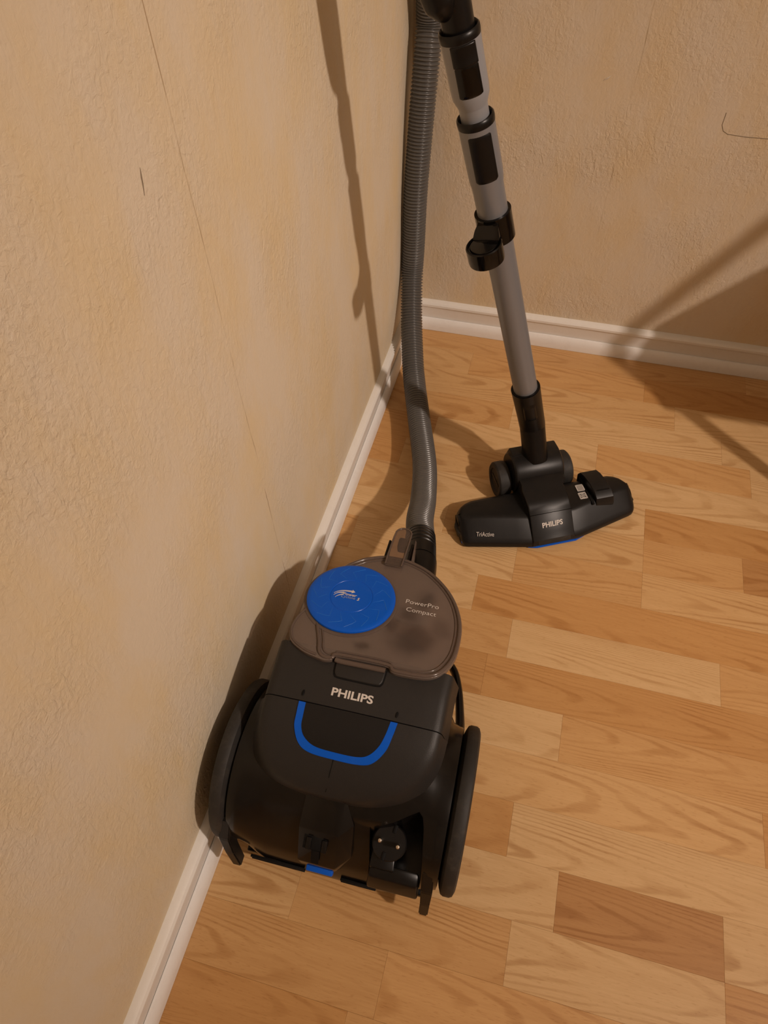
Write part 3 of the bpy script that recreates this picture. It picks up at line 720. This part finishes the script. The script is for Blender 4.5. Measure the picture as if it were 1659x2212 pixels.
# rear: parking socket block
sock = obj('parking_socket', mesh(*hull([(-.0325, -.108, .166), (.0100, -.108, .167), (-.0345, -.140, .140), (.0085, -.141, .1405), (-.0330, -.1650, .101), (.0080, -.1655, .101), (-.0300, -.1660, .090), (.0075, -.1660, .090), (-.034, -.10, .07), (.024, -.10, .07), (.0225, -.128, .146), (.0240, -.152, .112), (.0130, -.162, .090)], .0010), 30), M_GLOSS, VAC)
V, Fc = box((0, 0, 0), (.0255, .016, .003), .0008, 2, Matrix.Translation((-.0148, -.1490, .1290)) @ Matrix.Rotation(math.radians(32), 4, 'X')); obj('socket_mouth', mesh(V, Fc), M_VOID, sock)
V, Fc = box((0, 0, 0), (.0085, .018, .0024), .0004, 2, Matrix.Translation((-.0135, -.1600, .1145)) @ Matrix.Rotation(math.radians(58), 4, 'X')); obj('socket_slot', mesh(V, Fc), M_VOID, sock)
V, Fc = box((0, 0, 0), (.0055, .013, .004), .0008, 2, Matrix.Translation((-.0215, -.1510, .1290)) @ Matrix.Rotation(math.radians(36), 4, 'X')); obj('socket_tooth', mesh(V, Fc), M_BLACK, sock)
V, Fc = box((0, 0, 0), (.0055, .013, .004), .0008, 2, Matrix.Translation((-.0045, -.1510, .1290)) @ Matrix.Rotation(math.radians(36), 4, 'X')); obj('socket_tooth', mesh(V, Fc), M_BLACK, sock)
# blue release button on the lower rear edge
V, Fc = box((0, 0, 0), (.0300, .009, .0080), .0014, 2, Matrix.Translation((-.0095, -.1650, .0815)) @ Matrix.Rotation(math.radians(20), 4, 'X')); obj('release_button', mesh(V, Fc), M_BLUE, VAC, label='small blue release button')
# vent slots along the lower rear band
for x0, x1 in ((-.093, -.030), (.012, .052)):
    for z in (.058, .049):
        V, Fc = box(((x0 + x1) / 2, -.1665, z), (x1 - x0, .0030, .0026), .0005); obj('vent_slot', mesh(V, Fc), M_VOID, VAC)
# rear bumper lip
V, Fc = hull([(x, y, z) for x in (-.104, .104) for (y, z) in ((-.160, .040), (-.1605, .034), (-.156, .024), (-.14, .024), (-.14, .040))], .002)
obj('rear_bumper', mesh(V, Fc), M_GLOSS, VAC)

# parked mains plug in its pocket
PC = Vector((.0612, -.1335, .1375)); PNm = Vector((.03, -.24, .97)).normalized()
Mp_ = axisM(PC, PNm, Vector((0, 1, 0)))
plug = obj('mains_plug', mesh(*lathe([(.012, -.050), (.0150, -.046), (.0172, -.024), (.0182, -.006), (.0180, -.0012), (.0168, 0), (.0005, 0)], 40, Mp_), 35), M_BLACK, VAC)
px_ = Vector((.92, -.10, 0)); px_ = (px_ - PNm * px_.dot(PNm)).normalized(); py_ = PNm.cross(px_)
for s in (-1, 1):
    c = PC + px_ * (.0095 * s)
    obj('pin', mesh(*lathe([(.0024, 0), (.0024, .015), (.0024, .0175), (.0016, .019), (.0003, .0193)], 16, axisM(c, PNm)), 30), M_PIN, plug)
    c2 = PC + py_ * (.0140 * s) + px_ * (.002 * s)
    V, Fc = box((0, 0, 0), (.0040, .0085, .003), .001, 2, axisM(c2, PNm, py_)); obj('earth_notch', mesh(V, Fc), M_VOID, plug)
V, Fc = hull([(.0445, -.150, .110), (.0965, -.150, .110), (.0445, -.163, .105), (.0965, -.1635, .105), (.0425, -.1700, .080), (.0985, -.1700, .080), (.043, -.15, .072), (.098, -.15, .072), (.044, -.168, .070), (.098, -.168, .070)], .0022)
obj('cord_guard', mesh(V, Fc), M_BLACK, VAC)
V, Fc = hull([(.0440, -.132, .118), (.0680, -.132, .118), (.0440, -.1555, .113), (.0700, -.1555, .113), (.044, -.13, .085), (.07, -.155, .085), (.044, -.155, .085), (.07, -.13, .085)], .0015)
obj('plug_rest', mesh(V, Fc), M_BLACK, VAC)
# rear support feet
def foot(sx, pts):
    rings = []
    for (x, y, z, wx, wy) in pts:
        rings.append([(x - wx, y + wy, z), (x + wx, y + wy, z), (x + wx, y - wy, z), (x - wx, y - wy, z)])
    V, Fc = loft(rings)
    bm = bmesh.new(); me = mesh(V, Fc, 0); bm.from_mesh(me); bmesh.ops.bevel(bm, geom=list(bm.edges), offset=.0012, segments=2, affect='EDGES'); bm.to_mesh(me); bm.free()
    obj('support_foot', me, M_BLACK, VAC)
foot(1, [(.1055, -.140, .122, .0062, .010), (.1070, -.156, .095, .0062, .008), (.1075, -.165, .072, .0052, .007), (.1075, -.1725, .046, .0050, .006)])
foot(-1, [(-.1170, -.140, .122, .0062, .010), (-.1190, -.156, .095, .0062, .008), (-.1140, -.165, .072, .0056, .007), (-.1075, -.1725, .046, .0052, .006)])

# ------------------------------------------------------------------ suction hose
HP = [(0.1559, -0.6515, 0.1413), (0.1493, -0.6187, 0.1293), (0.1426, -0.5878, 0.1132), (0.1339, -0.5512, 0.0976), (0.1249, -0.4833, 0.0654), (0.1072, -0.3952, 0.0418), (0.0732, -0.2884, 0.0337), (0.0487, -0.2173, 0.0454), (0.0353, -0.1761, 0.0608), (0.0160, -0.1087, 0.1050), (0.0048, -0.0606, 0.1648), (0.0046, -0.0514, 0.2224), (0.0056, -0.0482, 0.3075), (0.0081, -0.0395, 0.3842), (0.0108, -0.0296, 0.4535), (0.0131, -0.0168, 0.5179), (0.0133, -0.0095, 0.5619), (.016, -.045, .66), (.018, -.080, .76), (.018, -.14, .86), (.018, -.22, .945), (.018, -.31, .995), (.024, -.385, 1.01)]
hose = empty('vacuum_hose', HP[3], 0, 'grey ribbed suction hose dropping down the wall corner to the vacuum', 'hose')
O_ = Vector(HP[3])
path = catmull([Vector(p) for p in HP], 24)
# resample evenly
def resample(path, step):
    out = [path[0]]; acc = 0.0
    for a, b_ in zip(path[:-1], path[1:]):
        d = (b_ - a).length
        while acc + d >= step:
            t = (step - acc) / d; a = a + (b_ - a) * t; out.append(a); d = (b_ - a).length; acc = 0.0
        acc += d
    return out
PITCH = .0053; SUB = 6
rp = resample(path, PITCH / SUB)
start = 0
for i, p in enumerate(rp):
    if p.y > -.600: start = i; break
def rib(i):
    ph = (i % SUB) / SUB
    return (.0170, .0182, .0199, .0203, .0199, .0182)[i % SUB]
seg = rp[start:]
obj('ribbed_tube', mesh(*tube([p - O_ for p in seg], [rib(i) for i in range(len(seg))], 22), 0), M_HOSE, hose)
for p in hose.children[0].data.polygons: p.use_smooth = True
cuff = [p - O_ for p in rp[:start + 4]]
cr = []
for i, p in enumerate(cuff):
    f_ = i / len(cuff)
    cr.append(.0218 - .0004 * f_ - (.0011 if (f_ > .4 and i % 9 in (0, 1, 2)) else 0))
obj('end_cuff', mesh(*tube(cuff, cr, 28), 25), M_BLACK, hose)

# ------------------------------------------------------------------ telescopic wand with handle
WB = Vector((.301, -.335, 0.0)); WD = Vector((-.263, -.110, 1.0)); WK = WD.length; WN = WD.normalized()
def wz(z): return WB + WD * z
ORI = wz(.20)
wand = empty('telescopic_wand', ORI, 0, 'silver telescopic wand with black handle leaning to the left wall', 'vacuum wand')
view = (CAM_C - wz(.5)); view = (view - WN * view.dot(WN)).normalized()
side = WN.cross(view)
Mw = Matrix((side, view, WN)).transposed().to_4x4()
Mw = Matrix.Translation((0, 0, 0)) @ Mw           # local frame: x side, y towards viewer, z up the wand; origin ORI
def wl(z): return (z - .20) * WK                   # height -> length along the wand
obj('main_tube', mesh(*lathe([(.0001, wl(.165)), (.0175, wl(.165)), (.0175, wl(.520)), (.0188, wl(.528)), (.0191, wl(.536)), (.0193, wl(.587)), (.0001, wl(.587))], 48, Mw), 50), M_TUBE, wand)
obj('lock_ring', mesh(*lathe([(.0150, wl(.586)), (.0195, wl(.586)), (.0198, wl(.5895)), (.0196, wl(.5925)), (.0182, wl(.5940)), (.0165, wl(.592)), (.0148, wl(.589))], 48, Mw), 50), M_BLACK, wand)
obj('inner_tube', mesh(*lathe([(.0001, wl(.56)), (.0148, wl(.56)), (.0148, wl(.603)), (.0152, wl(.6045)), (.0186, wl(.613)), (.0190, wl(.620)), (.0194, wl(.6655)), (.0001, wl(.6655))], 48, Mw), 50), M_COLLAR, wand)
obj('upper_ring', mesh(*lathe([(.0150, wl(.664)), (.0196, wl(.664)), (.0199, wl(.667)), (.0197, wl(.6705)), (.0182, wl(.6720)), (.0168, wl(.670)), (.0150, wl(.667))], 48, Mw), 50), M_BLACK, wand)
def patch(name, z0, z1, half, r0, h, mat, corner=.13, nz=32, na=16, sk=0.0, dish=0.0):
    """rounded rectangular button lying on the round wand, facing the viewer"""
    V, Fc = [], []
    for i in range(nz + 1):
        t = i / nz * 2 - 1
        k = 1.0
        c = corner
        e = max(0.0, (abs(t) - (1 - c)) / c)
        k = 1 - .24 * (1 - math.sqrt(max(0, 1 - e * e)))
        for j in range(na + 1):
            s = j / na * 2 - 1
            ang = math.radians(half) * s * k + sk
            edge = max(abs(s), abs(t)) ** 14
            r = r0 + h * (1 - edge) - dish * (1 - s * s) * (1 - t * t)
            V.append(Mw @ Vector((r * math.sin(ang), r * math.cos(ang), wl(z0 + (z1 - z0) * i / nz))))
    for i in range(nz):
        for j in range(na):
            a = i * (na + 1) + j; Fc.append((a, a + 1, a + na + 2, a + na + 1))
    return obj(name, mesh(V, Fc, 50), mat, wand)
patch('lock_slide', .5315, .5815, 40, .0190, .0012, M_BLACK, sk=math.radians(2), dish=.0006)
patch('release_recess', .6175, .6460, 40, .0188, .0008, M_CLIP, sk=math.radians(2))
patch('release_button', .6450, .6640, 40, .0190, .0022, M_BLACK, sk=math.radians(2), dish=.0012)
# handle: cone, grip loop and hose swivel (mostly above the frame)
obj('handle_socket', mesh(*lathe([(.0001, wl(.655)), (.0150, wl(.655)), (.0158, wl(.70)), (.0170, wl(.74)), (.0165, wl(.78)), (.0001, wl(.785))], 40, Mw), 50), M_BLACK, wand)
hp = [wz(.690), wz(.72), wz(.80), wz(.90) , wz(.97) + Vector((.0, -.005, .0)), Vector((.035, -.42, 1.03)), Vector((.026, -.395, 1.015))]
obj('grip', mesh(*tube([p - ORI for p in catmull(hp, 6)], [.0155] * 37, 20), 60), M_BLACK, wand)
bl = [wz(.684) - side * .003, wz(.692) - side * .009 + view * .006, wz(.706) - side * .013 + view * .008, wz(.73) - side * .015 + view * .010, wz(.80) - side * .012 + view * .012, wz(.90) - side * .004]
obj('grip_bulge', mesh(*tube([p - ORI for p in catmull(bl, 6)], [.006 + .010 * min(1, i / 9) for i in range(31)], 20), 60), M_BLACK, wand)

# accessory clip on the wand
cl_dir = (view * .91 - side * (.42)).normalized()
cl_sd = WN.cross(cl_dir)
Mcl = Matrix((cl_sd, cl_dir, WN)).transposed().to_4x4()
def clip_ring():
    n = 30; rin, rout = .0176, .0212; a0, a1 = math.radians(-150), math.radians(150)
    rings = []
    for i in range(n + 1):
        a = a0 + (a1 - a0) * i / n
        cs = [(rin, wl(.456)), (rout, wl(.456)), (rout, wl(.489)), (rin, wl(.489))]
        rings.append([Mcl @ Vector((r * math.sin(a), r * math.cos(a), z)) for r, z in cs])
    return loft(rings)
clip = obj('accessory_clip', mesh(*clip_ring(), 35), M_CLIP, wand)
zc = wl(.4735); CO = .0390
Mcup = Mcl @ Matrix.Translation((0, CO, zc))
obj('clip_cup', mesh(*lathe([(.0001, -.0215), (.0185, -.0215), (.0207, -.0198), (.0211, -.017), (.0211, 0.0), (.0200, .0012), (.0186, .0010), (.0178, -.0012), (.0168, -.0012), (.0158, .0006), (.0001, .0016)], 44, Mcup), 30), M_CLIP, clip)
V, Fc = hull([(x, y, z) for x, y, z in ((-.0120, .017, .0145), (.0120, .017, .0145), (-.0135, .017, -.014), (.0135, .017, -.014), (-.0150, .026, .0085), (.0150, .026, .0085), (-.0165, .032, .0015), (.0165, .032, .0015), (-.0165, .034, -.016), (.0165, .034, -.016))], .0015)
obj('clip_arm', mesh([Mcl @ (v + Vector((0, 0, zc))) for v in V], Fc, 35), M_CLIP, clip)

# ------------------------------------------------------------------ floor nozzle
NOZ = empty('floor_nozzle', (.31, -.42, 0), math.radians(27), 'black floor nozzle with two small rear wheels lying on the laminate', 'vacuum nozzle')
# local frame: x along the nozzle, -y towards its front edge
def front(u):
    a = abs(u)
    if a < .038: return .0645
    return .0645 - (a - .038) * (.0645 - .040) / (.140 - .038)
def noz_body():
    us = [-.1455, -.1450, -.1435, -.140, -.134, -.126, -.116, -.09, -.06, -.038, -.02, 0, .02, .038, .06, .09, .116, .126, .134, .140, .1435, .1450, .1455]
    rings = []
    for u in us:
        a = abs(u); e = max(0.0, (a - .112) / .0335); e = min(1, e)
        rear = -.0305 + .030 * (1 - math.sqrt(max(0, 1 - e * e)))
        ee = max(0.0, (a - .136) / .0095); ee = min(1, ee)
        drop = 1 - math.sqrt(max(0, 1 - ee * ee))
        ff = front(u) - .008 * drop
        h = .0425 - .010 * drop - .004 * e
        rd = ff - .033
        prof = [(rear + .003, .0035), (rear, .008), (rear, .018), (rear + .0025, h - .012), (rear + .007, h - .005), (rear + .014, h - .0012), (min(rd - .006, rd), h), (rd, h - .0004), (rd + .004, h - .003), (ff - .007, .0205), (ff - .002, .0160), (ff, .0125), (ff, .006), (ff - .003, .0035)]
        rings.append([(u, -f_, z) for f_, z in prof])
    return loft(rings)
nb_ = obj('nozzle_body', mesh(*noz_body(), 34), M_NOZ, NOZ)
# side bumper inserts
for s in (-1, 1):
    V, Fc = hull([(s * .1440, y, z) for y in (-.026, .004) for z in (.008, .022)] + [(s * .1490, y, z) for y in (-.020, -.002) for z in (.010, .019)], .001)
    obj('side_insert', mesh(V, Fc), M_TYRE, nb_)
V, Fc = box((-.1440, -.0300, .009), (.003, .008, .005), .001); obj('blue_insert', mesh(V, Fc), M_BLUE, nb_)
# blue lip below the front centre
V, Fc = hull([(x, y, z) for x, y, z in ((-.044, -.0620, .0030), (.050, -.0605, .0030), (-.030, -.0662, .0030), (.034, -.0662, .0030), (-.044, -.060, .0060), (.050, -.059, .0060), (-.030, -.0655, .0055), (.034, -.0655, .0055))])
obj('blue_lip', mesh(V, Fc), M_BLUE, nb_)
# centre panel and bell housing
def bell():
    prof = [(.0655, .0125), (.0640, .0190), (.0560, .0260), (.0350, .0475), (.0320, .0490), (.0290, .0512), (.022, .0560), (.014, .0585), (.004, .0600), (-.008, .0615), (-.016, .0640), (-.030, .0640), (-.040, .050), (-.040, .020), (.030, .012)]
    rings = []
    for u, k in ((-.0385, -.0030), (-.0380, -.0010), (-.0365, 0), (0, .0004), (.0285, 0), (.0300, -.0010), (.0305, -.0030)):
        rings.append([(u + .006 * (1 if f_ < -.012 else 0) * (1 if u > 0 else .3), -f_, z + k) for f_, z in prof])
    return loft(rings)
bell_o = obj('bell_housing', mesh(*bell(), 28), M_NOZ, NOZ)
V, Fc = box((-.0035, -.0345, .0482), (.0690, .0006, .0012)); obj('panel_gap', mesh(V, Fc), M_VOID, bell_o)
V, Fc = hull([(x, y, z) for x in (-.030, .024) for (y, z) in ((-.0660, .0130), (-.0665, .0100), (-.0640, .0195), (-.060, .010))], .001); obj('front_lip', mesh(V, Fc), M_TYRE, bell_o)
# pivot drum and small wheels
Mq = Matrix.Translation((-.001, .058, .0495)) @ Matrix.Rotation(math.radians(90), 4, 'Y')
drum = obj('pivot_drum', mesh(*lathe([(.0001, -.0400), (.0300, -.0400), (.0325, -.0380), (.0335, -.034), (.0335, .036), (.0325, .0395), (.0300, .0415), (.0001, .0415)], 56, Mq), 30), M_NOZ, NOZ)
V, Fc = hull([(x, y, z) for x in (-.0385, .0395) for (y, z) in ((.055, .0800), (.061, .0838), (.082, .0815), (.0900, .060), (.0900, .030), (.060, .02), (.05, .03))], .0025)
obj('pivot_case', mesh(V, Fc, 30), M_NOZ, NOZ)
for s, x0 in ((-1, -.0530), (1, .0530)):
    Mwq = Matrix.Translation((x0, .062, .0302)) @ Matrix.Rotation(math.radians(90), 4, 'Y')
    nw_ = obj('wheel', mesh(*lathe([(.0001, -.0080), (.020, -.0080), (.021, -.0100), (.0270, -.0105), (.0298, -.008), (.0302, -.005), (.0302, .005), (.0298, .008), (.0270, .0105), (.021, .0100), (.020, .0080), (.0001, .0080)], 48, Mwq), 30), M_TYRE, NOZ)
    V, Fc = box((x0 - .0083, .062, .0302), (.0016, .030, .0040), .0004); obj('spoke', mesh(V, Fc), M_BLACK, nw_)
    obj('axle', mesh(*lathe([(.0001, -.014), (.009, -.014), (.009, .014), (.0001, .014)], 24, Matrix.Translation((x0 - s * .0125, .062, .0302)) @ Matrix.Rotation(math.radians(90), 4, 'Y')), 30), M_BLACK, NOZ)
# swivel neck (nozzle side) and sleeve around the tube
def nl(P):            # world -> nozzle local
    d = Vector(P) - Vector((.31, -.42, 0)); c, s = math.cos(math.radians(27)), math.sin(math.radians(27))
    return Vector((d.x * c + d.y * s, -d.x * s + d.y * c, d.z))
k0 = nl((.2835, -.3690, .072)); k1 = nl(wz(.128))
obj('swivel_neck', mesh(*tube([k0, k0.lerp(k1, .3), k0.lerp(k1, .7), k1], [.0205, .0198, .0196, .0198], 32), 50), M_BLACK, NOZ)
sl = [nl(wz(z)) for z in (.122, .130, .150, .195, .207, .208, .206, .19)]
obj('tube_sleeve', mesh(*tube(sl, [.0196, .0202, .0203, .0212, .0215, .0206, .0192, .0182], 36, cap=False), 50), M_BLACK, NOZ)
dirv = (nl(CAM_C) - nl(wz(.17))); an = (nl(wz(.2)) - nl(wz(.15))).normalized(); dirv = (dirv - an * dirv.dot(an)).normalized(); sd = an.cross(dirv)
Ms = Matrix((sd, dirv, an)).transposed().to_4x4(); Ms.translation = nl(wz(.174))
V, Fc = [], []
for i in range(9):
    for j in range(9):
        z = -.019 + .038 * i / 8; a = math.radians(30) * (j / 4 - 1); e = max(abs(i / 4 - 1), abs(j / 4 - 1)) ** 8
        r = .0200 + .0022 * (1 - e); V.append(Ms @ Vector((r * math.sin(a), r * math.cos(a), z)))
for i in range(8):
    for j in range(8): a = i * 9 + j; Fc.append((a, a + 1, a + 10, a + 9))
obj('sleeve_button', mesh(V, Fc, 40), M_BLACK, NOZ)
# foot pedal on the right half
ped = []
for x, dz in ((.0725, -.0015), (.0735, 0), (.1010, 0), (.1020, -.0015)):
    ped.append([(x + .0035 * (-y) / .03, y, z + dz) for y, z in ((.0315, .030), (.0335, .044), (.030, .0500), (.018, .0545), (0, .0560), (-.016, .0535), (-.0255, .0475), (-.0300, .038), (-.0300, .030))])
pedal = obj('foot_pedal', mesh(*loft(ped), 26), M_NOZ, NOZ)
V, Fc = box((.0895, -.0140, .0535), (.0220, .0022, .0022), .0005); obj('pedal_groove', mesh(V, Fc), M_VOID, pedal)
V, Fc = box((.0700, 0, .0415), (.0040, .060, .004), .0005); obj('pedal_gap', mesh(V, Fc), M_VOID, nb_)
# lettering and floor-type symbols
sn_ = Vector((0, -(.0475 - .0260), .021)).normalized()
place_text('lettering', 'PHILIPS', M_INK, bell_o, (-.0205, -.0500, .0325), (1, .03, 0), sn_, .0335, .0080, offset=.028)
fu = front(-.11); ang_f = math.atan((.0645 - .040) / .102)
n2 = Vector((-math.sin(ang_f), -math.cos(ang_f), 1.1)).normalized()
place_text('lettering', 'TriActive', M_INK, nb_, (-.1235, -.0365, .0242), (math.cos(ang_f), -math.sin(ang_f), 0), n2, .0275, .0068)
def sym(cx_, cy_, kind):
    z = .0432; parts = []
    s = .0058
    def bar(p, q, r=.00035):
        d = Vector((q[0] - p[0], q[1] - p[1], 0)); n = Vector((-d.y, d.x, 0)).normalized() * r
        P, Q = Vector((cx_ + p[0], cy_ + p[1], z)), Vector((cx_ + q[0], cy_ + q[1], z))
        parts.append(([P + n, P - n, Q - n, Q + n, P + n - Vector((0, 0, .001)), P - n - Vector((0, 0, .001)), Q - n - Vector((0, 0, .001)), Q + n - Vector((0, 0, .001))], [(0, 1, 2, 3), (0, 4, 5, 1), (1, 5, 6, 2), (2, 6, 7, 3), (3, 7, 4, 0)]))
    sq = [(-s, -s), (s, -s), (s, s), (-s, s)]
    for i in range(4): bar(sq[i], sq[(i + 1) % 4], .0005)
    if kind == 0:
        for k in range(-4, 5): bar((k * .00125, -s), (k * .00125, s), .00028)
    else:
        for f_ in (.74,):
            for i in range(4): bar(tuple(f_ * v for v in sq[i]), tuple(f_ * v for v in sq[(i + 1) % 4]), .0003)
        di = [(-.0040, 0), (0, -.0040), (.0040, 0), (0, .0040)]
        for i in range(4): bar(di[i], di[(i + 1) % 4], .00035)
        di = [(-.0016, 0), (0, -.0016), (.0016, 0), (0, .0016)]
        for i in range(4): bar(di[i], di[(i + 1) % 4], .0004)
    obj('floor_symbol', mesh(*merge(*parts), 0), M_INK, nb_)
sym(.0612, .0055, 0); sym(.0596, -.0105, 1)

# ------------------------------------------------------------------ made-up shadow caster just outside the right edge, shaped for its shadows
M_SHADE_CASTER = plastic('brown_shadow_caster', (0.16, 0.08, 0.04), 0.5, 0.4)
shade_caster = empty('shadow_caster', (.95, -.30, 0), 0, 'made-up brown shadow caster beyond the right edge, casting the slanted shadows', 'shade_caster')
SO = Vector((.95, -.30, 0))
def cast(S_, t): S_ = Vector(S_); return S_ + (LAMP - S_) * t           # a point towards the lamp, set so that it shades S_
def sbar(p, q, r): return mesh(*tube([Vector(p) - SO, Vector(q) - SO], r, 12), 40)
kn = cast((.405, .005, .03), .20)
obj('rail', sbar(kn, cast((.68, .018, .455), .22), .0125), M_SHADE_CASTER, shade_caster)
ft = cast((.80, -.352, 0), .02); ft.z = 0.0
obj('leg', sbar(kn, ft, .0125), M_SHADE_CASTER, shade_caster)
pts = [cast((.462, .018, .060), .13), cast((.505, -.125, 0), .13), cast((.80, .018, .420), .13), cast((.80, -.125, 0), .13), Vector((1.25, -.20, .66)), Vector((1.25, -.33, .36))]
V, Fc = hull([p - SO + Vector((0, 0, dz)) for p in pts for dz in (0, .012)])
obj('panel', mesh(V, Fc, 0), M_SHADE_CASTER, shade_caster)
for (x, y, z) in ((.99, -.33, .36), (1.22, -.33, .36), (1.22, -.21, .62)):
    obj('leg', sbar((x, y, 0), (x, y, z), .012), M_SHADE_CASTER, shade_caster)
obj('foot', sbar(cast((.70, -.150, 0), .03), (.99, -.33, .10), .014), M_SHADE_CASTER, shade_caster)
